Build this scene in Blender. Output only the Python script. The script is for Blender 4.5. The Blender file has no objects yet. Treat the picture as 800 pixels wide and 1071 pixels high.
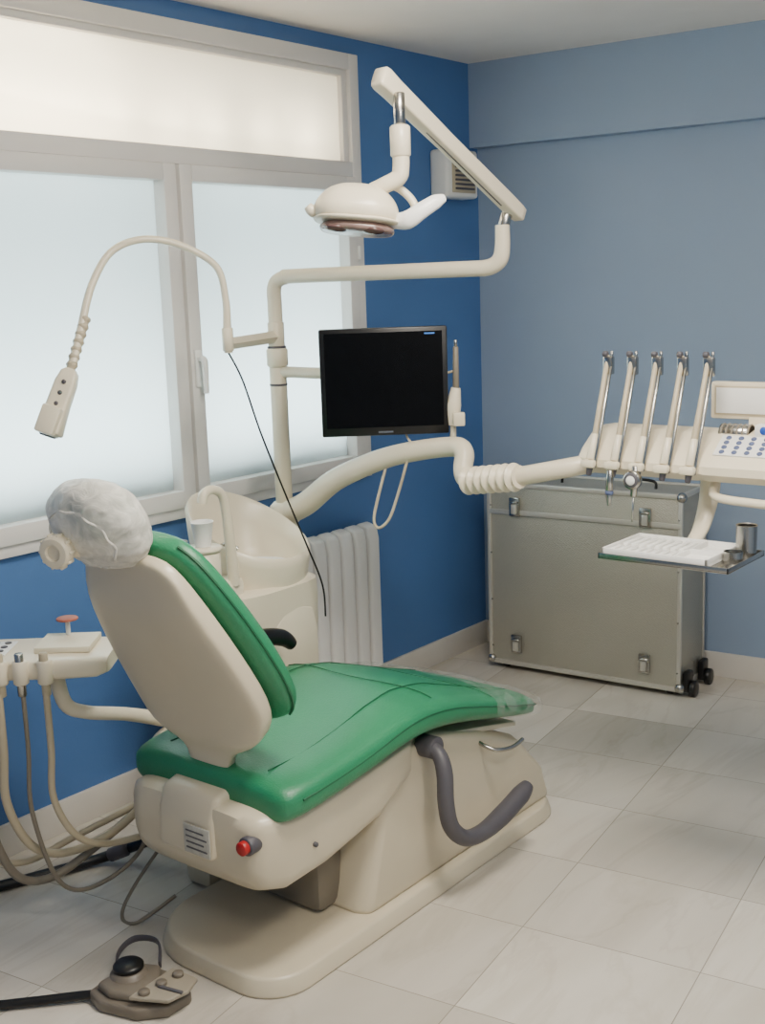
import bpy, bmesh, math, random
from mathutils import Vector, Matrix
from mathutils import noise as nz
random.seed(3)
V=Vector
YAW=math.radians(38.69)
# ---------------------------------------------------------------- helpers
def lin(c):
    c=c/255.
    return c/12.92 if c<=.04045 else ((c+.055)/1.055)**2.4
def rgb(r,g,b): return (lin(r),lin(g),lin(b),1)
def mat(name,col,rough=.5,metal=0.,var=.06,scale=6.,bump=0.,bscale=60.,spec=.5,coat=0.,emis=None,es=0):
    m=bpy.data.materials.new(name); m.use_nodes=True; nt=m.node_tree; b=nt.nodes['Principled BSDF']
    b.inputs['Roughness'].default_value=rough; b.inputs['Metallic'].default_value=metal
    b.inputs['Specular IOR Level'].default_value=spec; b.inputs['Coat Weight'].default_value=coat
    tc=nt.nodes.new('ShaderNodeTexCoord')
    n=nt.nodes.new('ShaderNodeTexNoise'); n.inputs['Scale'].default_value=scale; n.inputs['Detail'].default_value=4
    nt.links.new(tc.outputs['Object'],n.inputs['Vector'])
    r=nt.nodes.new('ShaderNodeValToRGB')
    r.color_ramp.elements[0].position=.3; r.color_ramp.elements[1].position=.7
    r.color_ramp.elements[0].color=[x*(1-var) for x in col[:3]]+[1]
    r.color_ramp.elements[1].color=[min(1,x*(1+var)) for x in col[:3]]+[1]
    nt.links.new(n.outputs['Fac'],r.inputs['Fac']); nt.links.new(r.outputs['Color'],b.inputs['Base Color'])
    if bump>0:
        n2=nt.nodes.new('ShaderNodeTexNoise'); n2.inputs['Scale'].default_value=bscale; n2.inputs['Detail'].default_value=3
        nt.links.new(tc.outputs['Object'],n2.inputs['Vector'])
        bp=nt.nodes.new('ShaderNodeBump'); bp.inputs['Strength'].default_value=bump; bp.inputs['Distance'].default_value=.01
        nt.links.new(n2.outputs['Fac'],bp.inputs['Height']); nt.links.new(bp.outputs[0],b.inputs['Normal'])
    if emis:
        b.inputs['Emission Color'].default_value=emis; b.inputs['Emission Strength'].default_value=es
    return m
RM={}
def root(name,loc=(0,0,0),rz=0.,local=False):
    o=bpy.data.objects.new(name,None); bpy.context.collection.objects.link(o)
    o.empty_display_size=.1; o.location=loc; o.rotation_euler=(0,0,rz)
    RM[o.name]=(Matrix.Translation(loc)@Matrix.Rotation(rz,4,'Z'),local); return o
def fin(bm,name,m,par=None,ang=40,sub=0):
    bmesh.ops.recalc_face_normals(bm,faces=bm.faces)
    me=bpy.data.meshes.new(name); bm.to_mesh(me); bm.free()
    me.shade_smooth(); me.set_sharp_from_angle(angle=math.radians(ang))
    o=bpy.data.objects.new(name,me); bpy.context.collection.objects.link(o)
    if m: me.materials.append(m)
    if sub:
        s=o.modifiers.new('sub','SUBSURF'); s.levels=sub; s.render_levels=sub
    if par:
        o.parent=par; M,loc=RM[par.name]
        if not loc: o.matrix_parent_inverse=M.inverted()
    return o
def bev(bm,w,seg=3):
    if w<=0: return
    es=[e for e in bm.edges if len(e.link_faces)==2 and e.calc_face_angle(0)>.5]
    bmesh.ops.bevel(bm,geom=es,offset=w,segments=seg,profile=.5,affect='EDGES',clamp_overlap=True)
def box(name,lo,hi,m,par=None,b=.0,seg=2,M=None):
    bm=bmesh.new(); bmesh.ops.create_cube(bm,size=1)
    lo,hi=V(lo),V(hi)
    for v in bm.verts: v.co=V([(lo[i]+hi[i])/2+v.co[i]*(hi[i]-lo[i]) for i in range(3)])
    bev(bm,b,seg)
    if M: bm.transform(M)
    return fin(bm,name,m,par)
def prism(name,pts,o,ax,ay,dv,m,par=None,b=.005,seg=3,taper=None):
    o,ax,ay,dv=V(o),V(ax),V(ay),V(dv)
    bm=bmesh.new(); n=len(pts)
    A=[bm.verts.new(o+ax*p[0]+ay*p[1]) for p in pts]
    q=taper or pts
    B=[bm.verts.new(o+dv+ax*p[0]+ay*p[1]) for p in q]
    bm.faces.new(A); bm.faces.new(B[::-1])
    for i in range(n): bm.faces.new((A[i],A[(i+1)%n],B[(i+1)%n],B[i]))
    bmesh.ops.recalc_face_normals(bm,faces=bm.faces)
    bev(bm,b,seg)
    return fin(bm,name,m,par)
def cr(pts,k):
    P=[V(p) for p in pts]; out=[]
    for i in range(len(P)-1):
        a=P[max(i-1,0)];b=P[i];c=P[i+1];d=P[min(i+2,len(P)-1)]
        for j in range(k):
            t=j/k
            out.append(.5*((2*b)+(c-a)*t+(2*a-5*b+4*c-d)*t*t+(3*b-a-3*c+d)*t**3))
    out.append(P[-1]); return out
def sweep(name,pts,r,m,par=None,k=8,n=14,flat=(1,1),up=None,cap=True):
    rs=r if isinstance(r,(list,tuple)) else [r]*len(pts)
    if k>1:
        c=cr(pts,k); rr=[]
        for i in range(len(pts)-1):
            for j in range(k): rr.append(rs[i]+(rs[i+1]-rs[i])*j/k)
        rr.append(rs[-1])
    else: c=[V(p) for p in pts]; rr=list(rs)
    bm=bmesh.new(); rings=[]
    t=(c[1]-c[0]).normalized()
    nn=V(up) if up else (V((0,0,1)) if abs(t.z)<.9 else V((1,0,0)))
    nn=(nn-t*nn.dot(t)).normalized()
    for i,p in enumerate(c):
        t=((c[min(i+1,len(c)-1)]-c[max(i-1,0)])).normalized()
        nn=(nn-t*nn.dot(t)).normalized(); bb=t.cross(nn)
        rings.append([bm.verts.new(p+(nn*math.cos(a)*flat[0]+bb*math.sin(a)*flat[1])*rr[i]) for a in [2*math.pi*q/n for q in range(n)]])
    for A,B in zip(rings,rings[1:]):
        for q in range(n): bm.faces.new((A[q],A[(q+1)%n],B[(q+1)%n],B[q]))
    if cap: bm.faces.new(rings[0][::-1]); bm.faces.new(rings[-1])
    return fin(bm,name,m,par,50)
def cyl(name,a,b,r,m,par=None,r2=None,n=24,bv=.002):
    a,b=V(a),V(b); r2=r if r2 is None else r2; L=(b-a).length; t=(b-a).normalized()
    bv=min(bv,r*.4,r2*.4,L*.3)
    P=[a,a+t*bv,b-t*bv,b]
    return sweep(name,P,[r-bv,r,r2,r2-bv],m,par,k=1,n=n)
def sec(c,ax,ay,a,b,pw=3,n=32,dip=0):
    c,ax,ay=V(c),V(ax),V(ay); L=[]
    for i in range(n):
        t=2*math.pi*i/n; C,S=math.cos(t),math.sin(t)
        x=math.copysign(abs(C)**(2/pw),C); y=math.copysign(abs(S)**(2/pw),S)
        yy=y*b
        if dip and y>0: yy-=dip*(1-x*x)*y
        L.append(c+ax*(x*a)+ay*yy)
    return L
def loft(name,rings,m,par=None,sub=0,ang=60,cap=True):
    bm=bmesh.new(); R=[[bm.verts.new(p) for p in r] for r in rings]; n=len(R[0])
    for A,B in zip(R,R[1:]):
        for q in range(n): bm.faces.new((A[q],A[(q+1)%n],B[(q+1)%n],B[q]))
    if cap: bm.faces.new(R[0][::-1]); bm.faces.new(R[-1])
    return fin(bm,name,m,par,ang,sub)
def lathe(name,prof,c,m,par=None,n=32,M=None):
    bm=bmesh.new(); R=[[bm.verts.new((r*math.cos(2*math.pi*i/n),r*math.sin(2*math.pi*i/n),z)) for i in range(n)] for r,z in prof]
    for A,B in zip(R,R[1:]):
        for q in range(n): bm.faces.new((A[q],A[(q+1)%n],B[(q+1)%n],B[q]))
    bm.faces.new(R[0]); bm.faces.new(R[-1])
    T=Matrix.Translation(c)
    bm.transform(T@(M or Matrix.Identity(4)))
    return fin(bm,name,m,par,40)
def ell(name,c,rad,m,par=None,M=None,noise=0,sc=6,seg=40,f=None):
    bm=bmesh.new(); bmesh.ops.create_uvsphere(bm,u_segments=seg,v_segments=seg//2,radius=1)
    for v in bm.verts:
        d=1
        if noise: d=1+noise*(nz.noise(v.co*sc)+.5*nz.noise(v.co*sc*2.3))
        if f: v.co=f(v.co)
        v.co=V([v.co[i]*rad[i]*d for i in range(3)])
    bm.transform(Matrix.Translation(c)@(M or Matrix.Identity(4)))
    return fin(bm,name,m,par,60)
# ---------------------------------------------------------------- materials
BEIGE=mat('beige_plastic',rgb(226,216,192),.30,var=.03,scale=3)
BEIGE_M=mat('beige_enamel_metal',rgb(220,210,186),.33,var=.03,scale=3)
BASEB=mat('base_enamel',rgb(202,192,168),.30,var=.05,scale=3)
GREEN=mat('green_leatherette',rgb(42,128,88),.36,var=.08,scale=5,bump=.14,bscale=220)
GREEND=mat('green_piping',rgb(20,92,60),.5)
GREY=mat('dark_grey_rubber',rgb(80,78,84),.5)
BLACK=mat('black_plastic',rgb(14,14,15),.35)
SCREEN=mat('screen_glass',rgb(4,4,5),.25,spec=.2)
CHROME=mat('brushed_steel',rgb(180,178,172),.25,metal=1,var=.05)
WHITE=mat('white_plastic',rgb(232,232,228),.35,var=.02)
PVC=mat('window_pvc',rgb(226,223,219),.35,var=.02)
HOSE=mat('beige_hose',rgb(184,172,146),.45)
HOSEG=mat('grey_hose',rgb(126,118,104),.5)
RED=mat('red_plastic',rgb(170,26,28),.4)
BLUEB=mat('blue_buttons',rgb(80,92,128),.5)
LENS=mat('lamp_lens',rgb(132,108,102),.2,var=.25,scale=25,spec=.8)
LENSD=mat('lamp_reflector_dark',rgb(88,66,64),.15,var=.1)
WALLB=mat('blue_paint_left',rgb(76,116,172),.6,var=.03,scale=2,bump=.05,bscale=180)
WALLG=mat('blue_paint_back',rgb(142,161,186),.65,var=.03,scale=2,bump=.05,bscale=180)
CEIL=mat('ceiling_paint',rgb(236,230,224),.8,var=.02)
BASE=mat('baseboard_white',rgb(216,211,202),.4,var=.03)
RAD=mat('radiator_enamel',rgb(236,234,230),.35,var=.02)
PEDAL=mat('pedal_grey',rgb(112,104,92),.4,var=.06)
PEDALL=mat('pedal_light_grey',rgb(150,142,126),.4,var=.06)
YELL=mat('label_paper',rgb(176,174,164),.6,var=.12,scale=90)
def floor_mat():
    m=bpy.data.materials.new('marble_tiles'); m.use_nodes=True; nt=m.node_tree; b=nt.nodes['Principled BSDF']
    N=nt.nodes.new; L=nt.links.new
    tc=N('ShaderNodeTexCoord'); mp=N('ShaderNodeMapping'); mp.inputs['Rotation'].default_value=(0,0,math.radians(-8)); mp.inputs['Location'].default_value=(.24,.116,0)
    L(tc.outputs['Object'],mp.inputs['Vector'])
    br=N('ShaderNodeTexBrick'); br.offset=0; br.inputs['Scale'].default_value=1; br.inputs['Brick Width'].default_value=.45; br.inputs['Row Height'].default_value=.38
    br.inputs['Mortar Size'].default_value=.0016; br.inputs['Mortar Smooth'].default_value=.3; br.inputs['Bias'].default_value=0
    br.inputs['Color1'].default_value=rgb(222,216,204); br.inputs['Color2'].default_value=rgb(198,192,180); br.inputs['Mortar'].default_value=rgb(162,155,143)
    L(mp.outputs[0],br.inputs['Vector'])
    sc=N('ShaderNodeVectorMath'); sc.operation='SCALE'; sc.inputs['Scale'].default_value=14; L(br.outputs['Color'],sc.inputs[0])
    ms=N('ShaderNodeMapping'); ms.inputs['Scale'].default_value=(2.6,.7,1); ms.inputs['Rotation'].default_value=(0,0,.7); L(tc.outputs['Object'],ms.inputs['Vector'])
    vm=N('ShaderNodeVectorMath'); vm.operation='ADD'; L(ms.outputs[0],vm.inputs[0]); L(sc.outputs[0],vm.inputs[1])
    n1=N('ShaderNodeTexNoise'); n1.inputs['Scale'].default_value=1.5; n1.inputs['Detail'].default_value=5; n1.inputs['Distortion'].default_value=1.0; L(vm.outputs[0],n1.inputs['Vector'])
    r=N('ShaderNodeValToRGB'); e=r.color_ramp.elements; e[0].position=.30; e[0].color=(.83,.815,.79,1); e[1].position=.62; e[1].color=(1,1,1,1)
    L(n1.outputs['Fac'],r.inputs['Fac'])
    n2=N('ShaderNodeTexNoise'); n2.inputs['Scale'].default_value=1.1; n2.inputs['Detail'].default_value=8; n2.inputs['Distortion'].default_value=1.8; n2.inputs['Roughness'].default_value=.55; L(vm.outputs[0],n2.inputs['Vector'])
    r2=N('ShaderNodeValToRGB'); e=r2.color_ramp.elements; e[0].position=.46; e[0].color=(1,1,1,1); e[1].position=.54; e[1].color=(1,1,1,1); q=r2.color_ramp.elements.new(.5); q.color=(.88,.865,.85,1)
    L(n2.outputs['Fac'],r2.inputs['Fac'])
    mx=N('ShaderNodeMix'); mx.data_type='RGBA'; mx.blend_type='MULTIPLY'; mx.inputs[0].default_value=.85
    L(br.outputs['Color'],mx.inputs[6]); L(r.outputs['Color'],mx.inputs[7])
    my=N('ShaderNodeMix'); my.data_type='RGBA'; my.blend_type='MULTIPLY'; my.inputs[0].default_value=.6
    L(mx.outputs[2],my.inputs[6]); L(r2.outputs['Color'],my.inputs[7]); L(my.outputs[2],b.inputs['Base Color'])
    b.inputs['Roughness'].default_value=.25
    bp=N('ShaderNodeBump'); bp.inputs['Strength'].default_value=.25; bp.inputs['Distance'].default_value=.002; bp.invert=True
    L(br.outputs['Fac'],bp.inputs['Height']); L(bp.outputs[0],b.inputs['Normal'])
    return m
FLOOR=floor_mat()
def glass_mat():
    m=bpy.data.materials.new('frosted_glass'); m.use_nodes=True; nt=m.node_tree; nt.nodes.clear(); N=nt.nodes.new; L=nt.links.new
    o=N('ShaderNodeOutputMaterial'); t=N('ShaderNodeBsdfTranslucent'); d=N('ShaderNodeBsdfPrincipled'); mx=N('ShaderNodeMixShader')
    n=N('ShaderNodeTexNoise'); n.inputs['Scale'].default_value=3; r=N('ShaderNodeValToRGB'); r.color_ramp.elements[0].color=(.82,.89,.89,1); r.color_ramp.elements[1].color=(.90,.94,.93,1)
    L(n.outputs['Fac'],r.inputs['Fac']); L(r.outputs[0],t.inputs['Color'])
    d.inputs['Base Color'].default_value=(.42,.45,.45,1); d.inputs['Roughness'].default_value=.35
    mx.inputs[0].default_value=.15; L(t.outputs[0],mx.inputs[1]); L(d.outputs[0],mx.inputs[2]); L(mx.outputs[0],o.inputs[0]); return m
FROST=glass_mat()
def clear_mat(name,fac,col,scale=22,rough=.18,bs=.9):
    m=bpy.data.materials.new(name); m.use_nodes=True; nt=m.node_tree; nt.nodes.clear(); N=nt.nodes.new; L=nt.links.new
    o=N('ShaderNodeOutputMaterial'); t=N('ShaderNodeBsdfTransparent'); d=N('ShaderNodeBsdfPrincipled'); mx=N('ShaderNodeMixShader')
    d.inputs['Base Color'].default_value=col; d.inputs['Roughness'].default_value=rough
    tc=N('ShaderNodeTexCoord'); n=N('ShaderNodeTexNoise'); n.inputs['Scale'].default_value=scale; n.inputs['Detail'].default_value=5; n.inputs['Distortion'].default_value=1.5
    L(tc.outputs['Object'],n.inputs['Vector'])
    bp=N('ShaderNodeBump'); bp.inputs['Strength'].default_value=bs; bp.inputs['Distance'].default_value=.015
    L(n.outputs['Fac'],bp.inputs['Height']); L(bp.outputs[0],d.inputs['Normal'])
    mr=N('ShaderNodeMapRange'); mr.inputs[1].default_value=.35; mr.inputs[2].default_value=.65; mr.inputs[3].default_value=max(0,fac-.12); mr.inputs[4].default_value=min(1,fac+.12)
    L(n.outputs['Fac'],mr.inputs[0]); L(mr.outputs[0],mx.inputs[0])
    L(t.outputs[0],mx.inputs[1]); L(d.outputs[0],mx.inputs[2]); L(mx.outputs[0],o.inputs[0]); return m
PLASTIC=clear_mat('clear_film',.14,(.8,.8,.75,1))
CAP=clear_mat('nonwoven_cap',.68,(.84,.81,.74,1),scale=26,rough=.6,bs=.3)
def alu_mat():
    m=mat('case_aluminium',rgb(176,173,160),.42,metal=.4,var=.04,scale=4); nt=m.node_tree; b=nt.nodes['Principled BSDF']
    tc=nt.nodes.new('ShaderNodeTexCoord'); mp=nt.nodes.new('ShaderNodeMapping'); mp.inputs['Rotation'].default_value=(.78,.78,.78)
    ck=nt.nodes.new('ShaderNodeTexVoronoi'); ck.inputs['Scale'].default_value=130; ck.inputs['Randomness'].default_value=.4
    nt.links.new(tc.outputs['Object'],mp.inputs[0]); nt.links.new(mp.outputs[0],ck.inputs['Vector'])
    bp=nt.nodes.new('ShaderNodeBump'); bp.inputs['Strength'].default_value=.35; bp.inputs['Distance'].default_value=.005
    nt.links.new(ck.outputs['Distance'],bp.inputs['Height']); nt.links.new(bp.outputs[0],b.inputs['Normal']); return m
ALU=alu_mat()
ALUE=mat('case_edge_aluminium',rgb(204,201,191),.35,metal=.5,var=.03)
# ---------------------------------------------------------------- room
H=2.49; XL=-2.92; XR=1.3; YB=-1.2
def by(x): return 4.37+(x-XL)*.088       # back wall line
box('floor',(-3.15,YB-.1,-.1),(XR+.1,5.0,0),FLOOR)
box('ceiling',(-3.15,YB-.1,H),(XR+.1,5.0,H+.1),CEIL)
WY0,WY1,WZ0,WZ1=1.71,3.56,.88,2.43
bm=bmesh.new()
def addbox(bm,lo,hi):
    r=bmesh.ops.create_cube(bm,size=1)
    for v in r['verts']: v.co=V([(lo[i]+hi[i])/2+v.co[i]*(hi[i]-lo[i]) for i in range(3)])
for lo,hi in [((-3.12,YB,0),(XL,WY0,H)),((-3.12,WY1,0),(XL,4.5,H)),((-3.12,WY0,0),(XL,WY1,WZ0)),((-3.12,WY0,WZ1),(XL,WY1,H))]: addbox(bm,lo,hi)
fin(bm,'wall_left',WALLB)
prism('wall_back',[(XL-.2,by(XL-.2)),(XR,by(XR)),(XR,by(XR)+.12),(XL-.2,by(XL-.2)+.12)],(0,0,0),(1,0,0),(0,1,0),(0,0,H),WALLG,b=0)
prism('trim_beam',[(XL,by(XL)-.06),(XR,by(XR)-.06),(XR,by(XR)),(XL,by(XL))],(0,0,2.155),(1,0,0),(0,1,0),(0,0,H-2.155),WALLG,b=0)
prism('baseboard_back',[(XL,by(XL)-.014),(XR,by(XR)-.014),(XR,by(XR)),(XL,by(XL))],(0,0,0),(1,0,0),(0,1,0),(0,0,.10),BASE,b=.002)
box('baseboard_left',(XL,YB,0),(XL+.014,by(XL)-.014,.10),BASE,b=.002)
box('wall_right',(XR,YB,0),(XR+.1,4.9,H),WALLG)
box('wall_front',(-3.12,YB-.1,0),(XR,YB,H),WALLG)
# window
w=root('window_1',(XL,2.635,1.6))
def wb(n,y0,y1,z0,z1,x0=-2.97,x1=-2.895,m=PVC,b=.003): return box(n,(x0,y0,z0),(x1,y1,z1),m,w,b)
zt0,zt1=WZ0+.035,WZ1-.055
wb('frame_left',WY0,WY0+.045,WZ0,WZ1,-3.12); wb('frame_right',WY1-.05,WY1,WZ0,WZ1,-3.12)
wb('frame_top',WY0+.045,WY1-.05,zt1,WZ1,-3.12); wb('frame_bottom',WY0+.045,WY1-.05,WZ0,zt0,-3.12)
wb('transom_bar',WY0+.045,WY1-.05,1.998,2.052,-3.12)
for s,(a,b_) in enumerate([(WY0+.047,2.628),(2.642,WY1-.052)]):
    wb(f'sash_{s}_stile_a',a,a+.052,.917,1.996,-2.96,-2.88); wb(f'sash_{s}_stile_b',b_-.052,b_,.917,1.996,-2.96,-2.88)
    wb(f'sash_{s}_rail_bottom',a+.052,b_-.052,.917,.972,-2.96,-2.88); wb(f'sash_{s}_rail_top',a+.052,b_-.052,1.945,1.996,-2.96,-2.88)
    wb(f'glass_{s}',a+.04,b_-.04,.96,1.955,-2.935,-2.929,FROST,0)
wb('mullion_gap',2.629,2.641,.917,1.996,-3.1,-2.90,BASE,0)
wb('glass_transom',WY0+.04,WY1-.055,2.05,2.38,-2.935,-2.929,FROST,0)
wb('transom_bead_right',WY1-.08,WY1-.05,2.052,zt1,-2.95,-2.91); wb('transom_bead_top',WY0+.045,WY1-.08,2.352,zt1,-2.95,-2.91)
box('handle_plate',(-2.882,2.653,1.30),(-2.87,2.681,1.42),WHITE,w,.004)
sweep('handle_lever',[(-2.87,2.667,1.39),(-2.85,2.667,1.39),(-2.845,2.667,1.37),(-2.845,2.667,1.28)],[.009,.010,.011,.009],WHITE,w,k=4)
for z in (1.05,1.25,1.7,1.85): cyl('sash_hinge',(-2.878,3.508,z),(-2.878,3.508,z+.05),.008,WHITE,w)
# ---------------------------------------------------------------- radiator
r=root('radiator',(-2.86,3.2,.4))
y=2.88; i=0
while y<3.47:
    prism(f'column_{i}',[(.15,0),(.70,0),(.72,.03),(.705,.075),(.66,.085),(.15,.085)],(-2.885,y,0),(0,0,1),(1,0,0),(0,.064,0),RAD,r,b=.012)
    y+=.076; i+=1
cyl('pipe_top',(-2.85,2.9,.64),(-2.85,3.48,.64),.018,RAD,r); cyl('pipe_bottom',(-2.85,2.9,.2),(-2.85,3.48,.2),.018,RAD,r)
cyl('foot_pipe',(-2.85,3.44,.0),(-2.85,3.44,.2),.01,RAD,r)
box('bracket',(-2.92,3.1,.6),(-2.87,3.13,.64),RAD,r)
# ---------------------------------------------------------------- flight case
case=root('aluminium_transport_case',(-2.28,4.10,0),math.radians(4.2),True)
hw,dp,hh=.41,.255,.79
box('body',(-hw,0,.035),(hw,dp,hh),ALU,case,.006)
e=.012
for sx in (-1,1):
    for yy in (0,dp):
        box('edge_vertical',(sx*hw-e,yy-e*.6,.03),(sx*hw+e*.4,yy+e*.6,hh+.004),ALUE,case,.003)
    for zz in (.035,hh): box('edge_side',(sx*hw-e,-.006,zz-e),(sx*hw+e*.4,dp+.006,zz+e*.6),ALUE,case,.003)
for yy in (0,dp):
    for zz in (.035,hh): box('edge_long',(-hw,yy-e*.6,zz-e),(hw,yy+e*.6,zz+e*.6),ALUE,case,.003)
for sx in (-1,1):
    for zz in (.04,hh-.005): ell('corner_ball',(sx*hw,0,zz),(.02,.02,.02),CHROME,case,seg=16)
box('lid_seam',(-hw,-.009,.665),(hw,-.003,.685),ALUE,case,.002)
def latch(x,z):
    box('latch_plate',(x-.024,-.016,z-.038),(x+.024,-.005,z+.038),CHROME,case,.003)
    box('latch_clip',(x-.012,-.026,z-.028),(x+.012,-.014,z+.012),ALUE,case,.004)
    cyl('latch_pin',(x-.018,-.022,z+.02),(x+.018,-.022,z+.02),.005,CHROME,case)
for x,z in [(-.29,.12),(.27,.12),(-.29,.70),(.27,.70)]: latch(x,z)
for k,zz in enumerate((.1,.3,.5,.7)):
    for sx in (-1,1): cyl('rivet',(sx*(hw-.008),-.006,zz),(sx*(hw-.008),-.011,zz),.004,CHROME,case,n=10)
for yy in (.04,.21):
    for xx,s in ((hw-.05,1),(-hw+.05,-1)):
        box('caster_fork',(xx-.02,yy-.022,.03),(xx+.02,yy+.022,.045),BLACK,case,.003)
        cyl('caster_wheel',(xx-.012,yy,.028),(xx+.012,yy,.028),.027,BLACK,case)
    box('caster_bracket',(hw+.005,yy-.03,.02),(hw+.03,yy+.03,.10),BLACK,case,.006)
    cyl('outer_wheel',(hw+.03,yy,.033),(hw+.052,yy,.033),.032,BLACK,case)
for x in (-.2,.2): sweep('top_handle',[(x-.06,.12,hh),(x-.05,.12,hh+.03),(x+.05,.12,hh+.03),(x+.06,.12,hh)],.006,BLACK,case,k=4,n=8)
# ---------------------------------------------------------------- wall speaker
sp=root('wall_speaker',(-2.87,4.13,2.03))
box('cabinet',(XL,4.02,1.94),(-2.83,4.24,2.13),WHITE,sp,.015,3)
box('grille_panel',(-2.832,4.05,1.96),(-2.824,4.21,2.11),HOSE,sp,.003)
for k in range(8): box('grille_slat',(-2.828,4.065,1.972+k*.017),(-2.818,4.195,1.980+k*.017),GREY,sp,.001)
# ---------------------------------------------------------------- dental chair
ch=root('dental_chair',(-2.0,2.3,0))
CX=-2.0
def rrect(x0,x1,y0,y1,rads,k=8):
    pts=[]
    cs=[(x0+rads[0],y0+rads[0],rads[0],180),(x1-rads[1],y0+rads[1],rads[1],270),(x1-rads[2],y1-rads[2],rads[2],0),(x0+rads[3],y1-rads[3],rads[3],90)]
    for cx,cy,rr,a0 in cs:
        for j in range(k+1):
            a=math.radians(a0+90*j/k); pts.append((cx+rr*math.cos(a),cy+rr*math.sin(a)))
    return pts
P0=rrect(-2.25,-1.74,1.73,3.06,(.2,.12,.16,.16)); P1=rrect(-2.235,-1.755,1.745,3.045,(.19,.11,.15,.15))
prism('base_plate',P0,(0,0,0),(1,0,0),(0,1,0),(0,0,.045),BASEB,ch,b=.008,taper=P1)
def hood(x,e):
    return [V((x,2.10-e,.04)),V((x,2.16-e,.25)),V((x,2.21-e,.43)),V((x,2.42,.43)),V((x,2.64,.375+e)),V((x,2.84,.285+e)),V((x,2.98+e,.15)),V((x,3.02+e,.04))]
bm=bmesh.new(); RR=[[bm.verts.new(p) for p in hood(x,e)] for x,e in ((-2.21,-.02),(-2.17,0),(-1.82,0),(-1.78,-.02))]
for A,B in zip(RR,RR[1:]):
    for q in range(8): bm.faces.new((A[q],A[(q+1)%8],B[(q+1)%8],B[q]))
bm.faces.new(RR[0][::-1]); bm.faces.new(RR[-1]); bmesh.ops.recalc_face_normals(bm,faces=bm.faces); bev(bm,.018,4)
fin(bm,'column_hood',BASEB,ch)
box('column_inner',(-2.14,2.04,.05),(-1.88,2.14,.30),HOSEG,ch,.02)
rg=[]
for yy,z0,z1,a in [(1.735,.345,.42,.17),(1.74,.30,.44,.20),(1.765,.255,.450,.225),(1.82,.240,.450,.24),(1.95,.250,.452,.245),(2.15,.29,.455,.245),(2.28,.36,.46,.24),(2.31,.40,.455,.22)]:
    rg.append(sec((CX,yy,(z0+z1)/2),(1,0,0),(0,0,1),a,(z1-z0)/2,6,40))
loft('seat_carriage',rg,BASEB,ch,ang=50)
cyl('carriage_pin',(-1.765,1.90,.335),(-1.748,1.90,.335),.006,GREY,ch)
# seat cushion : y,zc,halfwidth,half thickness,dip
S=[(1.785,.455,.17,.02,0),(1.787,.458,.235,.042,0),(1.80,.460,.262,.056,.002),(1.84,.464,.274,.062,.006),(1.95,.474,.278,.060,.016),(2.08,.492,.282,.060,.014),(2.2,.514,.284,.060,.004),(2.30,.520,.284,.060,-.004),(2.42,.504,.282,.058,-.006),(2.56,.466,.276,.052,0),(2.72,.418,.266,.046,.002),(2.86,.378,.252,.042,.002),(2.895,.366,.236,.036,0),(2.91,.362,.19,.02,0)]
def surf(x,y):
    for a,b in zip(S,S[1:]):
        if a[0]<=y<=b[0]:
            t=(y-a[0])/(b[0]-a[0]); q=[a[i]+t*(b[i]-a[i]) for i in range(5)]; break
    u=min(.999,abs(x-CX)/q[2]); yy=(1-u**3.2)**(1/3.2)
    return q[1]+q[3]*yy-q[4]*(1-u*u)*yy
rg=[sec((CX,s[0],s[1]),(1,0,0),(0,0,1),s[2],s[3],3.2,48,dip=s[4]) for s in S]
loft('seat_cushion',rg,GREEN,ch,sub=1,ang=180)
for x in (-.165,.165): sweep('seam_long',[(CX+x,1.84+j*.05,surf(CX+x,1.84+j*.05)+.0003) for j in range(21)],.0016,GREEND,ch,k=2,n=6)
for yy in (2.34,2.62): sweep('seam_cross',[(CX-.25+j*.025,yy+.02*math.cos(j/20*6.28),surf(CX-.25+j*.025,yy+.02*math.cos(j/20*6.28))+.0003) for j in range(21)],.0016,GREEND,ch,k=2,n=6)
for sx in (-1,1): sweep('seat_piping',[(CX+sx*(s[2]-.003),s[0],s[1]+s[3]*.15) for s in S[3:-1]],.003,GREEND,ch,k=3,n=6)
prism('legrest_plate',[(2.25,.44),(2.84,.315),(2.84,.33),(2.25,.46)],(CX-.2,0,0),(0,1,0),(0,0,1),(.4,0,0),BEIGE_M,ch,b=.003)
sweep('legrest_lever',[(-1.80,2.62,.345),(-1.74,2.63,.325),(-1.72,2.69,.315),(-1.72,2.75,.32)],.006,CHROME,ch,k=5,n=8)
rg=[]
for yy,zc,a,b in [(2.62,.452,.282,.058),(2.70,.428,.275,.054),(2.78,.405,.267,.051),(2.86,.380,.26,.049),(2.915,.362,.246,.044),(2.93,.356,.20,.03)]:
    ring=sec((CX,yy,zc),(1,0,0),(0,0,1),a,b,3.2,60)
    ring=[p+V((0,0,.006*nz.noise(p*30)))+V((0,.008*nz.noise(p*17),0)) for p in ring]; rg.append(ring)
loft('foot_cover_film',rg,PLASTIC,ch,ang=180,cap=False)
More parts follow.
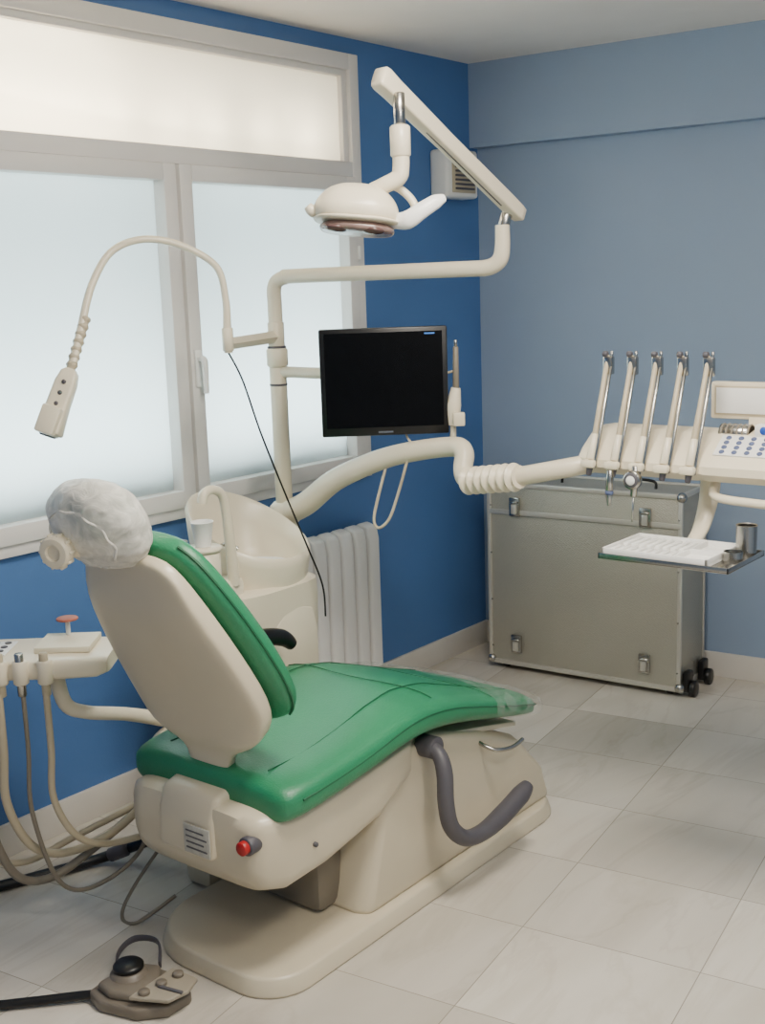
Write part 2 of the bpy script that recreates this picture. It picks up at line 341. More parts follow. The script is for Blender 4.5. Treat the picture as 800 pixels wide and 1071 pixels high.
# backrest
BO=V((CX,1.926,.492)); BA=V((0,-.482,.876)).normalized(); BN=V((0,.876,.482)).normalized()
def bsec(s,off,a,t,pw=3,n=40): return sec(BO+BA*s+BN*off,(1,0,0),BN,a,t,pw,n)
def bend(s): return -.115*((.22-s)/.22)**1.4 if s<.22 else 0
prof=[(-.07,.05),(-.02,.052),(.04,.058),(.08,.066),(.105,.085),(.125,.13),(.15,.18),(.19,.21),(.25,.222),(.34,.216),(.44,.20),(.54,.175),(.60,.152),(.635,.125)]
rg=[bsec(s,-.012+bend(s)-(.01 if .12<s<.6 else 0),a,.022+(.012 if .14<s<.6 else 0),4.5) for s,a in prof]
rg=[bsec(-.085,-.012+bend(-.085),.042,.012,4)]+rg+[bsec(.652,-.012,.085,.012,4)]
loft('backrest_shell',rg,BASEB,ch,sub=1,ang=180)
cp=[(.135,.10,.02),(.14,.16,.032),(.155,.20,.038),(.19,.228,.044),(.25,.243,.048),(.34,.240,.048),(.44,.222,.045),(.54,.192,.042),(.61,.16,.038),(.645,.125,.03),(.658,.08,.018)]
rg=[bsec(s,.046,a,t,3) for s,a,t in cp]
loft('backrest_cushion',rg,GREEN,ch,sub=1,ang=180)
for sx in (-1,1): sweep('back_piping',[BO+BA*s+BN*.04+V((sx*(a-.002),0,0)) for s,a,t in cp[2:-1]],.0032,GREEND,ch,k=3,n=6)
prism('back_bracket',[(1.722,.31),(1.728,.41),(1.745,.462),(1.80,.475),(1.84,.46),(1.84,.34)],(CX-.10,0,0),(0,1,0),(0,0,1),(.19,0,0),BASEB,ch,b=.018,seg=4)
box('rating_label',(CX+.0,1.718,.325),(CX+.085,1.7225,.395),YELL,ch,.001)
for k in range(4): box('label_print_line',(CX+.008,1.7172,.337+k*.014),(CX+.077-.01*(k%2),1.7185,.341+k*.014),GREY,ch,0)
cyl('emergency_button_collar',(CX+.195,1.76,.385),(CX+.195,1.725,.385),.022,GREY,ch)
cyl('emergency_button',(CX+.195,1.73,.385),(CX+.195,1.710,.385),.016,RED,ch)
# headrest
hc=BO+BA*.725+V((-.02,-.012,0))
cyl('headrest_stem',BO+BA*.58,BO+BA*.70,.02,CHROME,ch)
HM=Matrix((V((1,0,0)),BA,BN)).transposed().to_4x4()
ell('headrest_cushion',hc+BN*.018,(.118,.090,.045),GREEN,ch,HM)
def wr(c):
    a=math.atan2(c.y,c.x); k=1+.014*math.sin(a*9+3*c.z)+.008*math.sin(a*21+5*c.z)
    return V((math.copysign(abs(c.x)**.85,c.x)*k,math.copysign(abs(c.y)**.85,c.y)*k,c.z))
ell('headrest_cap',hc,(.128,.104,.074),CAP,ch,HM,noise=.03,sc=2,seg=96,f=wr)
sweep('cap_elastic',[hc+V((1,0,0))*.096*math.cos(a)+BA*(.074*math.sin(a))-BN*(.054+.004*math.sin(a*9)) for a in [2*math.pi*j/36 for j in range(37)]],.003,CAP,ch,k=2,n=8)
KM=Matrix.Rotation(math.radians(20),4,'Z')@Matrix.Rotation(math.radians(95),4,'X')
lathe('headrest_knob',[(.02,-.01),(.032,.0),(.036,.006),(.036,.026),(.031,.032),(.018,.033),(.016,.027),(.01,.027)],(-2.065,1.495,1.08),BEIGE,ch,M=KM)
for k in range(10):
    a=2*math.pi*k/10; pp=Matrix.Translation((-2.065,1.495,1.08))@KM
    cyl('knob_rib',pp@V((.036*math.cos(a),.036*math.sin(a),.006)),pp@V((.036*math.cos(a),.036*math.sin(a),.026)),.004,BEIGE,ch,n=8)
cyl('headrest_joint',(-2.065,1.50,1.08),(-1.99,1.57,1.08),.02,BEIGE,ch)
# armrests
sweep('armrest_near',[(-1.80,2.36,.42),(-1.73,2.35,.415),(-1.70,2.34,.37),(-1.69,2.33,.29),(-1.685,2.345,.22),(-1.68,2.40,.17),(-1.68,2.48,.155),(-1.68,2.57,.165),(-1.68,2.67,.19),(-1.68,2.71,.205)],[.016,.02,.022,.022,.022,.022,.023,.027,.027,.018],GREY,ch,k=6,n=18)
cyl('armrest_flange',(-1.79,2.36,.42),(-1.735,2.36,.42),.03,GREY,ch)
sweep('armrest_far',[(-2.24,2.20,.48),(-2.29,2.20,.56),(-2.30,2.24,.625),(-2.30,2.31,.64),(-2.30,2.39,.62),(-2.30,2.43,.59)],[.016,.02,.022,.025,.025,.018],BLACK,ch,k=6)
rg=[sec((x,2.10,.34),(0,1,0),(0,0,1),a,b,3.5,36) for x,a,b in [(-2.20,.14,.10),(-2.24,.18,.13),(-2.34,.19,.14),(-2.37,.18,.13),(-2.385,.14,.1)]]
loft('connection_pod',rg,BASEB,ch,ang=60)
box('pod_foot',(-2.37,2.03,0),(-2.27,2.25,.25),BASEB,ch,.02)
# ---------------------------------------------------------------- cuspidor
cu=root('cuspidor_unit',(-2.55,2.5,0))
rg=[]
for z,cx,cy,a,b in [(0,-2.56,2.49,.15,.19),(.01,-2.56,2.49,.158,.20),(.4,-2.56,2.495,.165,.21),(.60,-2.555,2.50,.168,.218),(.68,-2.55,2.50,.168,.215),(.73,-2.54,2.50,.162,.20),(.74,-2.54,2.50,.145,.18)]:
    rg.append(sec((cx,cy,z),(1,0,0),(0,1,0),a,b,3.6,48))
loft('cabinet',rg,BEIGE,cu,ang=60)
prism('door',[(2.44,.44),(2.44,.60),(2.52,.675),(2.62,.645),(2.64,.58),(2.64,.42)],(-2.394,0,0),(0,1,0),(0,0,1),(.010,0,0),BEIGE,cu,b=.004)
bm=bmesh.new(); n=64; rings=[]
bc=V((-2.545,2.53,0))
prf=[(.14,.66,0,0),(.165,.70,.0,0),(.180,.75,.3,.4),(.188,.79,.75,.8),(.190,.812,1,1),(.183,.820,1.02,1),(.173,.812,1,1),(.160,.785,.72,.85),(.145,.755,.4,.6),(.11,.735,.1,.3),(.05,.725,0,0),(.01,.722,0,0)]
for rr,z,k,kk in prf:
    ring=[]
    for i in range(n):
        a=2*math.pi*i/n
        h=(.5+.5*math.cos(a-math.radians(188)))**1.2*.17
        ring.append(bm.verts.new((bc.x+rr*.92*math.cos(a)-.02*h*kk*4,bc.y+rr*1.0*math.sin(a),z+h*k)))
    rings.append(ring)
for A,B in zip(rings,rings[1:]):
    for q in range(n): bm.faces.new((A[q],A[(q+1)%n],B[(q+1)%n],B[q]))
bm.faces.new(rings[0]); bm.faces.new(rings[-1])
fin(bm,'bowl_hood',BEIGE,cu,70)
lathe('spittoon_bowl',[(.01,.732),(.05,.735),(.085,.765),(.098,.785),(.103,.785),(.10,.77),(.085,.745),(.04,.725),(.01,.725)],(-2.51,2.52,0),WHITE,cu)
cyl('cup_column',(-2.43,2.23,.72),(-2.43,2.23,.895),.046,BEIGE,cu,bv=.010)
cyl('cup_shelf',(-2.43,2.23,.892),(-2.43,2.23,.904),.053,BEIGE,cu,bv=.004)
box('cup_bracket',(-2.5,2.21,.68),(-2.42,2.38,.79),BEIGE,cu,.02)
sweep('cup_filler',[(-2.43,2.34,.77),(-2.43,2.335,.87),(-2.43,2.325,.99),(-2.43,2.31,1.04),(-2.43,2.275,1.058),(-2.43,2.245,1.05),(-2.43,2.235,1.025)],[.018,.016,.014,.013,.013,.014,.014],BEIGE_M,cu,k=5)
sweep('bowl_rinse_pipe',[(-2.60,2.45,.75),(-2.60,2.45,.83),(-2.58,2.46,.85),(-2.55,2.48,.835)],.007,CHROME,cu,k=5)
sweep('chrome_tube',[(-2.45,2.16,.82),(-2.46,2.13,.90),(-2.45,2.15,.93),(-2.44,2.18,.925)],.006,CHROME,cu,k=5)
cup=root('paper_cup',(-2.43,2.23,.92))
lathe('cup_wall',[(.018,.905),(.022,.905),(.031,.972),(.033,.974),(.031,.976),(.029,.972),(.020,.909),(.01,.909)],(-2.43,2.23,0),WHITE,cup)
# ---------------------------------------------------------------- support pole, arms
PXY=(-2.63,2.778)
dl=root('dental_light',(-1.84,2.4,1.9)); dc=root('instrument_console',(-1.24,2.9,1.15))
mo=root('monitor',(-2.175,2.745,1.325)); gl=root('gooseneck_lamp',(-2.45,2.39,1.45)); hd=dc
po=root('equipment_support_pole',(PXY[0],PXY[1],0))
def pz(z,dx=0,dy=0): return (PXY[0]+dx,PXY[1]+dy,z)
cyl('floor_flange',pz(0),pz(.02),.06,BEIGE_M,po)
cyl('pole_base',pz(0.015),pz(.86),.040,BEIGE_M,po); cyl('pole_base_collar',pz(.85),pz(.925),.047,BEIGE_M,po,bv=.012)
cyl('pole_lower',pz(.9),pz(1.37),.027,BEIGE_M,po); cyl('pole_joint_dark',pz(1.30),pz(1.308),.0285,GREY,po)
cyl('pole_joint',pz(1.36),pz(1.42),.034,BEIGE_M,po,bv=.006); cyl('joint_ring',pz(1.418),pz(1.426),.030,GREY,po)
cyl('pole_upper_sleeve',pz(1.425),pz(1.50),.026,BEIGE_M,po)
LX,LY=-1.84,2.87
d=V((LX-PXY[0],LY-PXY[1],0)).normalized()
A=[V(pz(1.48)),V(pz(1.56)),V(pz(1.60)),V(pz(1.625))+d*.012,V(pz(1.637))+d*.045,V(pz(1.64))+d*.10,V((LX,LY,1.64))-d*.12,V((LX,LY,1.64))-d*.06,V((LX,LY,1.647))-d*.028,V((LX,LY,1.665))-d*.007,V((LX,LY,1.70)),V((LX,LY,1.755))]
sweep('lamp_arm_tube',A,[.023]*3+[.0225]*4+[.0225]*3+[.021,.020],BEIGE_M,dl,k=5,n=20)
cyl('monitor_arm',pz(1.345),(-2.25,2.83,1.335),.018,BEIGE_M,mo)
gd=V((-2.45,2.39,1.455)); p0=V(pz(1.455)); t=(gd-p0).normalized()
sweep('gooseneck_bracket',[p0,p0+t*.1,gd-t*.02,gd+t*.01],[.016,.014,.013,.012],BEIGE_M,gl,k=1,n=4,flat=(1.3,1))
TA=[(-2.63,2.778,.885),(-2.53,2.775,.93),(-2.41,2.77,1.01),(-2.29,2.78,1.065),(-2.19,2.795,1.10),(-2.09,2.81,1.122),(-2.0,2.815,1.135),(-1.955,2.81,1.135),(-1.935,2.80,1.115),(-1.93,2.785,1.085),(-1.915,2.77,1.06),(-1.88,2.755,1.05)]
sweep('tray_arm',TA,[.04,.038,.035,.033,.031,.030,.029,.029,.029,.028,.028,.026],BEIGE_M,dc,k=6,n=20)
a,b=V((-1.90,2.76,1.05)),V((-1.70,2.72,1.082))
nn=60; sweep('arm_bellows',[a+(b-a)*(i/nn) for i in range(nn+1)],[.033+.007*math.sin(i*2*math.pi/8.6) for i in range(nn+1)],BEIGE,dc,k=1,n=24)
cyl('arm_shaft',b-(b-a)*.1,(-1.47,2.84,1.13),.026,BEIGE_M,dc)
sweep('hanging_hose',[(-2.21,2.79,1.08),(-2.22,2.75,.97),(-2.22,2.73,.91),(-2.20,2.73,.89),(-2.175,2.75,.92),(-2.16,2.78,1.0),(-2.13,2.79,1.1)],.0045,HOSE,dc,k=6,n=8)
# ---------------------------------------------------------------- dental light
s0,s1=V((-1.815,2.905,1.790)),V((-1.845,2.36,2.085))
ax=(s1-s0).normalized(); sd=V((1,0,0)); sd=(sd-ax*sd.dot(ax)).normalized(); nu=sd.cross(ax)
if nu.z<0: nu=-nu
rg=[sec(s0+ax*q,sd,nu,a,b,7,28) for q,a,b in [(-.022,.014,.014),(-.018,.018,.018),(.0,.019,.020),(.05,.019,.021),(.35,.019,.021),(.58,.021,.024),(.62,.022,.026),(.632,.020,.025),(.638,.016,.02)]]
loft('spring_arm',rg,BEIGE,dl,ang=60)
cyl('elbow_pin',(LX,LY,1.74),(LX+.012,LY+.015,1.80),.016,CHROME,dl)
box('spring_arm_strip',(-.002,-.25,-.001),(.002,.25,.001),GREY,dl,M=Matrix.Translation(s0+ax*.32-nu*.021)@Matrix((sd,ax,nu)).transposed().to_4x4())
q=V((-1.82,2.39,0))
cyl('yoke_socket',(q.x,q.y,1.975),(q.x,q.y,2.055),.014,CHROME,dl)
cyl('yoke_post',(q.x,q.y,1.905),(q.x,q.y,1.98),.025,BEIGE,dl,bv=.005)
sweep('yoke_tube',[(q.x,q.y,1.93),(q.x,q.y,1.885),(-1.825,2.385,1.858),(-1.85,2.365,1.842),(-1.88,2.35,1.83)],[.021,.021,.021,.02,.018],BEIGE,dl,k=5)
hR=V((math.cos(YAW),math.sin(YAW),0)); hF=V((-math.sin(YAW),math.cos(YAW),0))
LM=Matrix((hR,hF,V((0,0,1)))).transposed().to_4x4()@Matrix.Rotation(math.radians(-6),4,'X')@Matrix.Rotation(math.radians(6),4,'Y')
lc=V((-1.905,2.317,1.783))
def shp(c):
    x,y,z=c
    if z<-.35: z=-.35+(z+.35)*.25
    k=1-.12*max(0,z); s=lambda u,p:math.copysign(abs(u)**p,u)
    return V((s(x,.75)*k,s(y,.8)*k,z))
ell('head_shell',lc,(.104,.085,.064),BEIGE,dl,LM,f=shp,seg=48)
ell('head_rim',lc-V((0,0,.026)),(.106,.088,.016),BEIGE_M,dl,LM,f=shp,seg=48)
ell('lens_bezel',lc-V((0,0,.044)),(.092,.074,.024),LENS,dl,LM,f=shp,seg=48)
for sx in (-.045,.045): ell('lens_reflector',lc+LM.to_3x3()@V((sx,-.035,-.050)),(.030,.034,.010),LENSD,dl,LM,seg=24)
def lp(x,y,z): return lc+LM.to_3x3()@V((x,y,z))
sweep('yoke_ring',[lp(.03,.0,.055),lp(.06,.02,.072),(lp(.10,.03,.066)),lp(.135,.03,.038),lp(.145,.02,.005),lp(.12,.0,-.012),lp(.09,0,-.015)],[.009,.010,.010,.010,.010,.009,.009],BEIGE,dl,k=6)
sweep('handle_right',[lp(.09,-.01,-.02),lp(.125,-.03,-.018),lp(.155,-.035,.004),lp(.190,-.03,.030),lp(.212,-.025,.042)],[.014,.019,.017,.015,.007],WHITE,dl,k=6,flat=(1.2,.8))
sweep('handle_left',[lp(-.08,0,-.01),lp(-.105,-.015,-.01),lp(-.118,-.02,.0)],[.016,.016,.010],BEIGE,dl,k=5)
# ---------------------------------------------------------------- monitor
MM=Matrix.Translation((-2.175,2.745,1.325))@Matrix.Rotation(YAW+math.radians(1.5),4,'Z')
box('housing',(-.187,0,-.157),(.187,.035,.157),BLACK,mo,.005,M=MM)
box('screen',(-.172,-.0015,-.132),(.172,.001,.144),SCREEN,mo,M=MM)
box('rear_bulge',(-.12,.03,-.1),(.12,.06,.1),BLACK,mo,.015,M=MM)
box('brand_mark',(-.022,-.001,-.149),(.022,.001,-.144),CHROME,mo,M=MM)
box('power_light',(.12,-.002,.135),(.15,.0005,.139),mat('blue_led',rgb(60,120,200),.5,emis=rgb(60,130,230),es=.3),mo,M=MM)
box('mount_plate',(-.05,.06,-.05),(.05,.085,.05),BEIGE_M,mo,.01,M=MM)
# instrument holder right of monitor, standing on the tray arm
hx=V((-2.03,2.88,0))
def hp(x,z,y=0): return hx+hR*x+hF*y+V((0,0,z))
cyl('holder_post',hp(.0,1.12,.0),hp(.003,1.24),.009,BEIGE_M,hd)
sweep('holder_body',[hp(0,1.19),hp(.003,1.22),hp(.005,1.25),hp(.012,1.30)],[.014,.020,.022,.014],BEIGE,hd,k=4)
cyl('scanner_wand',hp(.012,1.29),hp(.014,1.42),.010,HOSEG,hd,r2=.008)
cyl('wand_tip',hp(.014,1.42),hp(.014,1.44),.005,CHROME,hd)
box('holder_clip',(.0,-.035,1.19),(.035,-.015,1.23),BEIGE_M,hd,.004,M=Matrix.Translation(hx)@Matrix.Rotation(YAW,4,'Z'))
sweep('wand_cable',[hp(0,1.21),hp(-.005,1.15),hp(-.04,1.11),hp(-.09,1.12),hp(-.13,1.15),hp(-.145,1.19,.06)],.0035,HOSE,hd,k=6,n=8)
sweep('wand_cable_b',[hp(.01,1.35),hp(-.03,1.33,.02),hp(-.025,1.27,.02),hp(-.005,1.22)],.0035,HOSE,hd,k=6,n=8)
# ---------------------------------------------------------------- gooseneck lamp
G=[(-2.45,2.39,1.43),(-2.45,2.39,1.50),(-2.45,2.39,1.58),(-2.465,2.375,1.67),(-2.52,2.30,1.729),(-2.57,2.21,1.747),(-2.615,2.135,1.716),(-2.62,2.065,1.629),(-2.61,2.01,1.515),(-2.60,1.97,1.43)]
cyl('socket',(-2.45,2.39,1.435),(-2.45,2.39,1.50),.016,BEIGE,gl)
sweep('neck',G,[.012,.012,.010,.010,.010,.010,.010,.0105,.011,.011],BEIGE,gl,k=8)
a,b=V((-2.612,2.03,1.545)),V((-2.602,1.955,1.40))
nn=60; sweep('flex_joint',[a+(b-a)*(i/nn) for i in range(nn+1)],[.0135+.002*math.sin(i*2*math.pi/8) for i in range(nn+1)],HOSE,gl,k=1,n=16)
h0,h1=V((-2.602,1.958,1.405)),V((-2.622,1.885,1.245))
ax=(h1-h0).normalized(); sd=(hR-ax*hR.dot(ax)).normalized(); nu=sd.cross(ax)
rg=[sec(h0+ax*q,sd,nu,a,b,6,24) for q,a,b in [(-.01,.012,.012),(0,.022,.018),(.03,.028,.022),(.09,.029,.024),(.125,.031,.028),(.165,.034,.032),(.170,.030,.028)]]
loft('lamp_head',rg,BEIGE,gl,ang=50)
box('lamp_nose',(-.026,.1,-.02),(.026,.175,.05),BEIGE,gl,.006,M=Matrix.Translation(h0)@Matrix((sd,ax,-nu)).transposed().to_4x4())
cyl('lamp_lens',h0+ax*.165,h0+ax*.178,.022,GREY,gl)
for sgn in (1,-1):
    for k in range(3): cyl('lamp_button',h0+ax*(.03+.03*k)+nu*.018*sgn,h0+ax*(.03+.03*k)+nu*.0265*sgn,.006,GREY,gl)
sweep('power_cable',[(-2.45,2.39,1.43),(-2.43,2.42,1.35),(-2.41,2.46,1.2),(-2.385,2.52,1.02),(-2.35,2.57,.85),(-2.34,2.62,.72),(-2.342,2.63,.62)],.0028,BLACK,gl,k=8,n=8)
# ---------------------------------------------------------------- delivery console
pr=[(2.80,1.095),(2.775,1.115),(2.775,1.135),(2.80,1.16),(2.87,1.205),(2.92,1.215),(3.0,1.20),(3.03,1.16),(3.02,1.10),(2.96,1.085)]
def csec(x,k,dz=0):
    c=V((x,2.90,1.15)); return [c+V((0,(y-2.90)*k,(z-1.15)*k+dz)) for y,z in pr]
bm=bmesh.new(); RR=[[bm.verts.new(p) for p in csec(x,k)] for x,k in [(-1.57,.55),(-1.565,.78),(-1.55,.92),(-1.52,1),(-1.23,1.0),(-1.215,.97),(-1.2,1.0),(-.93,1.0),(-.915,.9)]]
for A,B in zip(RR,RR[1:]):
    for q in range(10): bm.faces.new((A[q],A[(q+1)%10],B[(q+1)%10],B[q]))
bm.faces.new(RR[0][::-1]); bm.faces.new(RR[-1])
fin(bm,'console_body',BEIGE,dc,35)
sl=V((0,.07,.045)).normalized(); sn=V((0,-.045,.07)).normalized()
pc=V((-1.07,2.832,1.182))
PM=Matrix.Translation(pc)@Matrix((V((1,0,0)),sl,sn)).transposed().to_4x4()
box('panel_plate',(-.12,-.038,-.002),(.13,.038,.003),WHITE,dc,.001,M=PM)
for i in range(7):
    for j in range(4): cyl('panel_button',PM@V((-.10+i*.032,-.027+j*.018,.002)),PM@V((-.10+i*.032,-.027+j*.018,.006)),.007,BLUEB,dc,n=12)
box('viewer_frame',(-1.262,2.95,1.235),(-.98,2.975,1.33),BEIGE_M,dc,.006)
box('viewer_bezel',(-1.250,2.9475,1.245),(-.987,2.951,1.320),HOSE,dc,.001)
box('viewer_screen',(-1.245,2.9455,1.250),(-.992,2.949,1.315),WHITE,dc,.001)
box('viewer_stem',(-1.16,2.95,1.18),(-1.10,2.97,1.245),BEIGE,dc,.004)
cyl('metal_tub',(-1.21,2.90,1.205),(-1.13,2.90,1.205),.024,CHROME,dc)
for k in range(6): cyl('tub_ridge',(-1.205+k*.014,2.90,1.205),(-1.20+k*.014,2.90,1.205),.0255,HOSEG,dc)
box('white_clip_box',(-1.11,2.86,1.20),(-1.06,2.90,1.235),WHITE,dc,.006); cyl('blue_cap',(-1.085,2.857,1.22),(-1.085,2.868,1.22),.010,mat('blue_cap',rgb(40,80,170),.4),dc)
for i in range(5):
    xb=-1.512+i*.069; xt=xb-.002+(.001*i)
    b0=V((xb,2.765,1.115)); t0=V((xt,2.87,1.40)); dd=(t0-b0).normalized()
    box(f'cradle_{i}',(xb-.02,2.745,1.115),(xb+.02,2.80,1.135),BEIGE,dc,.006)
    cyl(f'whip_arm_{i}',b0+dd*.01,t0,.0085,HOSE,dc,r2=.006)
    cyl(f'whip_rod_{i}',b0+V((.016,-.006,.0)),t0+V((.012,-.004,-.02)),.005,CHROME,dc,r2=.004)
    box(f'whip_head_{i}',(t0.x-.011,t0.y-.012,t0.z-.05),(t0.x+.016,t0.y+.008,t0.z-.002),CHROME,dc,.004)
    cyl(f'whip_roller_{i}',t0+V((-.012,-.006,.004)),t0+V((.002,-.006,.004)),.008,GREY,dc); cyl(f'whip_hook_{i}',t0+V((.012,-.004,-.01)),t0+V((.013,-.004,.012)),.004,CHROME,dc)
    cyl(f'collar_{i}',b0+dd*.02,b0+dd*.09,.013,BEIGE,dc,r2=.009)
    cyl(f'tip_{i}',b0-dd*.022,b0+dd*.01,.007,GREY,dc,r2=.010)
    sweep(f'feed_hose_{i}',[(xb-.012,2.80,1.12),(xb-.010,2.80,1.18),(xt-.008,2.875,1.36),(xt-.004,2.885,1.39)],.0045,HOSE,dc,k=6,n=8)
cyl('turbine_body',(-1.445,2.75,1.115),(-1.447,2.75,1.06),.009,CHROME,dc,r2=.011); cyl('turbine_ring',(-1.447,2.75,1.06),(-1.448,2.75,1.05),.011,BLUEB,dc); cyl('turbine_tip',(-1.448,2.75,1.05),(-1.445,2.745,1.02),.009,CHROME,dc,r2=.005)
cyl('syringe_body',(-1.373,2.75,1.13),(-1.376,2.745,1.05),.009,CHROME,dc); cyl('syringe_knob',(-1.375,2.728,1.095),(-1.375,2.745,1.095),.024,CHROME,dc); cyl('syringe_knob_ring',(-1.375,2.725,1.095),(-1.375,2.729,1.095),.019,GREY,dc); cyl('syringe_knob_face',(-1.375,2.7235,1.095),(-1.375,2.726,1.095),.012,WHITE,dc)
cyl('syringe_tip',(-1.376,2.745,1.05),(-1.378,2.742,.985),.003,CHROME,dc)
sweep('grab_handle',[(-1.20,2.86,1.10),(-1.20,2.83,1.07),(-1.18,2.81,1.055),(-1.1,2.80,1.05),(-.98,2.80,1.05),(-.95,2.82,1.07),(-.95,2.85,1.10)],.011,BEIGE,dc,k=5)
sweep('tray_bracket',[(-1.235,2.90,1.10),(-1.235,2.885,1.03),(-1.235,2.84,.965),(-1.23,2.78,.94),(-1.21,2.70,.928)],[.028,.026,.022,.018,.016],BEIGE,dc,k=6,flat=(1,.6),up=(1,0,0))
# ---------------------------------------------------------------- tray
tr=root('instrument_tray',(-1.19,2.62,.945))
x0,x1,y0,y1=-1.358,-1.03,2.522,2.740
box('tray_plate',(x0,y0,.936),(x1,y1,.941),CHROME,tr,.002)
for lo,hi in [((x0,y0,.936),(x1,y0+.004,.950)),((x0,y1-.004,.936),(x1,y1,.950)),((x0,y0,.936),(x0+.004,y1,.950)),((x1-.004,y0,.936),(x1,y1,.950))]: box('tray_lip',lo,hi,CHROME,tr,.001)
box('plastic_insert',(-1.352,2.53,.941),(-1.085,2.73,.949),WHITE,tr,.003)
for k in range(8):
    for ya,yb in ((2.54,2.60),(2.62,2.71)): box('insert_rib',(-1.342+k*.021,ya,.948),(-1.329+k*.021,yb,.959),WHITE,tr,.003)
for lo,hi in [((-1.17,2.535,.948),(-1.165,2.725,.962)),((-1.17,2.62,.948),(-1.09,2.625,.962)),((-1.352,2.53,.948),(-1.085,2.535,.962)),((-1.352,2.725,.948),(-1.085,2.73,.962)),((-1.352,2.53,.948),(-1.347,2.73,.962)),((-1.09,2.53,.948),(-1.085,2.73,.962))]: box('insert_wall',lo,hi,WHITE,tr,.001)
lathe('steel_beaker',[(.020,.941),(.024,.941),(.0245,1.015),(.026,1.016),(.0245,1.017),(.0225,1.015),(.022,.948),(.01,.948)],(-1.059,2.70,0),CHROME,tr)
lathe('small_dish',[(.018,.941),(.022,.941),(.022,.968),(.020,.968),(.018,.946),(.01,.946)],(-1.059,2.62,0),CHROME,tr)
# ---------------------------------------------------------------- assistant unit
au=root('assistant_instrument_holder',(-2.53,1.72,.70),YAW,True)
rg=[sec((x,0,0),(0,1,0),(0,0,1),a,b,4,28) for x,a,b in [(-.25,.09,.02),(-.24,.11,.03),(-.1,.115,.03),(.1,.115,.03),(.18,.11,.028),(.205,.09,.02)]]
loft('holder_tray',rg,BEIGE,au,ang=50)
for k,x in enumerate((-.16,-.105,-.05,.0,.06)):
    cyl(f'socket_{k}',(x,-.115,-.03),(x,-.115,.03),.019,BEIGE,au,bv=.004)
    cyl(f'handpiece_{k}',(x,-.115,-.06),(x,-.118,.05),.011,CHROME if k%2 else HOSE,au)
box('paper_stack',(.02,-.06,.03),(.16,.07,.045),mat('paper_cream',rgb(226,218,194),.6),au,.002)
cyl('saliva_ejector',(-.06,-.115,.04),(-.075,-.11,.15),.004,WHITE,au)
cyl('red_cap',(.08,.05,.085),(.08,.05,.091),.028,mat('terracotta_cap',rgb(160,84,62),.5),au); cyl('red_cap_stem',(.08,.05,.045),(.08,.05,.085),.006,WHITE,au)
box('keypad',(-.15,-.07,.03),(-.05,.05,.033),WHITE,au,.001)
for i in range(3):
    for j in range(3): cyl('key',(-.13+i*.03,-.04+j*.035,.033),(-.13+i*.03,-.04+j*.035,.036),.009,GREY,au,n=12)
ah=root('assistant_hose_set',(-2.45,1.8,.3))
sweep('support_arm',[(-2.50,1.76,.66),(-2.47,1.76,.58),(-2.44,1.80,.55),(-2.41,1.90,.52),(-2.38,2.0,.48),(-2.37,2.06,.45)],[.020,.019,.018,.018,.02,.02],BEIGE,ah,k=6)
for k,(x,y_,dz,mt,rr) in enumerate([(-2.58,1.52,.0,HOSE,.009),(-2.54,1.555,-.05,HOSEG,.011),(-2.50,1.59,.02,HOSE,.011),(-2.455,1.63,-.08,HOSEG,.006),(-2.41,1.665,.04,HOSE,.009)]):
    sweep(f'hose_{k}',[(x,y_,.65),(x,y_,.50),(x+.0,y_-.005,.36+dz*.3),(x+.02,y_+.04,.22+dz),(x+.04,y_+.13,.17+dz),(x+.08,y_+.26,.20+dz*.6),(-2.38,1.98,.28+.012*k)],rr,mt,ah,k=8,n=10)
sweep('floor_hose',[(-2.9,1.45,.016),(-2.78,1.64,.016),(-2.70,1.82,.016),(-2.62,1.98,.03),(-2.45,2.06,.12),(-2.40,2.08,.2)],.015,BLACK,ah,k=8,n=12)
cyl('hose_clamp',(-2.62,1.975,.03),(-2.57,1.995,.055),.02,GREY,ah)
sweep('floor_cable',[(-2.30,2.0,.25),(-2.36,1.86,.08),(-2.36,1.80,.008),(-2.30,1.80,.006),(-2.26,1.9,.05)],.005,HOSEG,ah,k=8,n=8)
# ---------------------------------------------------------------- foot pedal
fp=root('foot_pedal',(-2.03,1.59,0),math.radians(12),True)
prism('pedal_base',[(-.11,-.06),(-.06,-.085),(.04,-.08),(.10,-.04),(.115,.03),(.07,.08),(-.03,.085),(-.10,.05)],(0,0,0),(1,0,0),(0,1,0),(0,0,.03),PEDAL,fp,b=.008)
prism('pedal_top',[(-.09,-.05),(-.04,-.07),(.02,-.06),(.03,.03),(0,.07),(-.07,.055)],(0,0,.028),(1,0,0),(0,1,0),(0,0,.022),PEDAL,fp,b=.008)
cyl('pedal_dome',(-.045,.01,.045),(-.045,.01,.062),.045,PEDAL,fp,r2=.04,bv=.006); cyl('pedal_button',(-.045,.01,.06),(-.045,.01,.076),.036,BLACK,fp,bv=.006)
prism('lever_plate',[(.02,-.075),(.11,-.05),(.13,.0),(.12,.05),(.04,.065)],(0,0,.045),(1,0,0),(0,1,0),(0,0,.01),PEDALL,fp,b=.003)
for k in range(3): cyl('pedal_knob',(.045+.014*k,-.05+.045*k,.053),(.045+.014*k,-.05+.045*k,.064),.013,PEDAL,fp)
box('lever_bar',(.06,-.02,.055),(.125,-.012,.06),GREY,fp,.001)
sweep('carry_handle',[(-.10,.03,.03),(-.13,.08,.045),(-.12,.13,.055),(-.06,.14,.055),(-.01,.08,.04)],.006,GREY,fp,k=6,n=8,flat=(1.8,.6))
sweep('pedal_hose',[(-.08,-.045,.02),(-.13,-.07,.016),(-.22,-.13,.014),(-.36,-.22,.014),(-.55,-.3,.014)],.011,BLACK,fp,k=8)
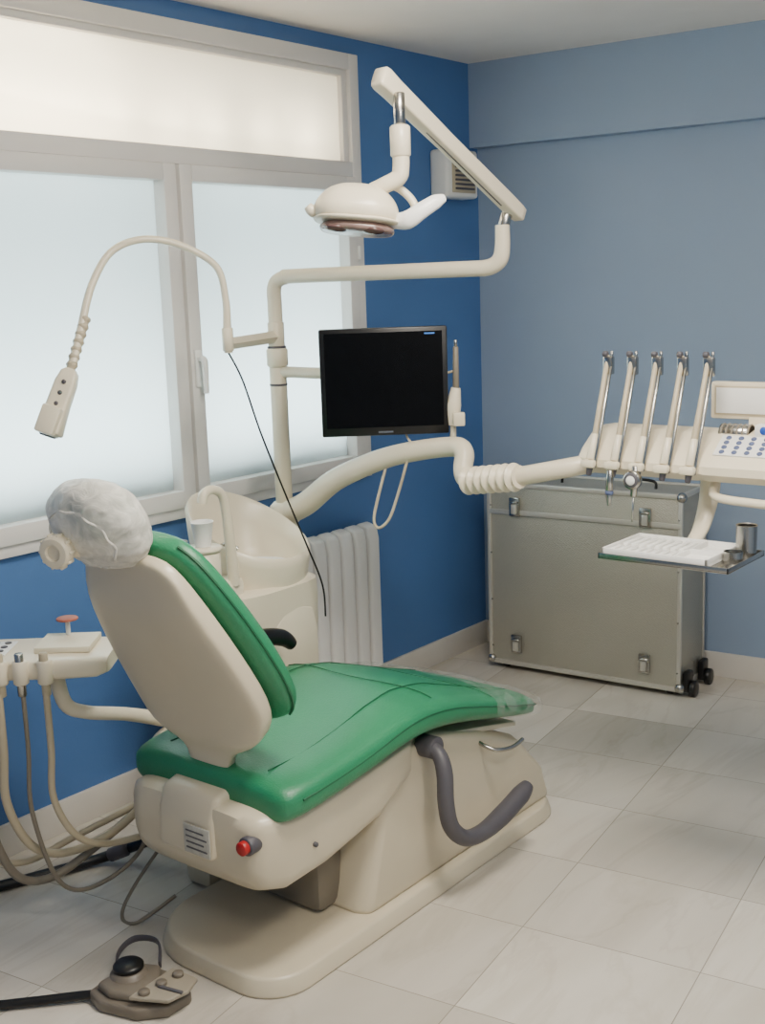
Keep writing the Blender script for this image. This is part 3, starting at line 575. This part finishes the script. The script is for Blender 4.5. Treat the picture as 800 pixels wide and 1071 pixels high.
# ---------------------------------------------------------------- lights
def area(name,loc,rot,sx,sy,e,col):
    l=bpy.data.lights.new(name,'AREA'); l.shape='RECTANGLE'; l.size=sx; l.size_y=sy; l.energy=e; l.color=col
    o=bpy.data.objects.new(name,l); bpy.context.collection.objects.link(o); o.location=loc; o.rotation_euler=rot; return o
def point(name,loc,e,col,r):
    l=bpy.data.lights.new(name,'POINT'); l.energy=e; l.color=col; l.shadow_soft_size=r
    o=bpy.data.objects.new(name,l); bpy.context.collection.objects.link(o); o.location=loc; return o
area('ceiling_light',(-1.1,1.9,H-.03),(0,0,0),.5,.5,46,(1,.92,.81))
area('ceiling_light.001',(.2,.3,H-.03),(0,0,0),.6,.6,20,(1,.92,.81))
point('ceiling_fill_point',(-.3,1.6,2.0),46,(1,.93,.83),.15)  # added fill point out of view, brightens the ceiling; no real pendant lamp
area('daylight_low',(-3.40,2.6,.55),(0,math.radians(-135),0),.5,2.6,210,(.85,.97,1))
for k,(yy,e) in enumerate([(1.82,14),(1.92,16),(2.02,16),(2.12,16),(2.22,14),(2.32,9),(2.44,3),(2.66,5),(2.86,5),(3.08,4.5),(3.31,5)]):
    point('sunlit_reflection.%03d'%k,(-3.01,yy,2.135),e*.75,(1,.74,.50),.03)
W=bpy.data.worlds.new('World'); bpy.context.scene.world=W; W.use_nodes=True
W.node_tree.nodes['Background'].inputs[0].default_value=(.75,.9,1,1); W.node_tree.nodes['Background'].inputs[1].default_value=.30
# ---------------------------------------------------------------- camera
F=1250.; roll=math.atan(.0342); p=math.radians(10.69)
Fh=V((-math.sin(YAW),math.cos(YAW),0)); R=V((math.cos(YAW),math.sin(YAW),0)); Z=V((0,0,1))
fw=math.cos(p)*Fh-math.sin(p)*Z; dn=-math.sin(p)*Fh-math.cos(p)*Z
rt=(R*math.cos(roll)+dn*math.sin(roll)).normalized(); up=rt.cross(fw)
cam=bpy.data.cameras.new('camera'); co=bpy.data.objects.new('camera',cam); bpy.context.collection.objects.link(co)
M=Matrix((rt,up,-fw)).transposed().to_4x4(); M.translation=V((0,0,1.6)); co.matrix_world=M
cam.sensor_fit='VERTICAL'; cam.sensor_height=24; cam.lens=24*F/1071
bpy.context.scene.camera=co
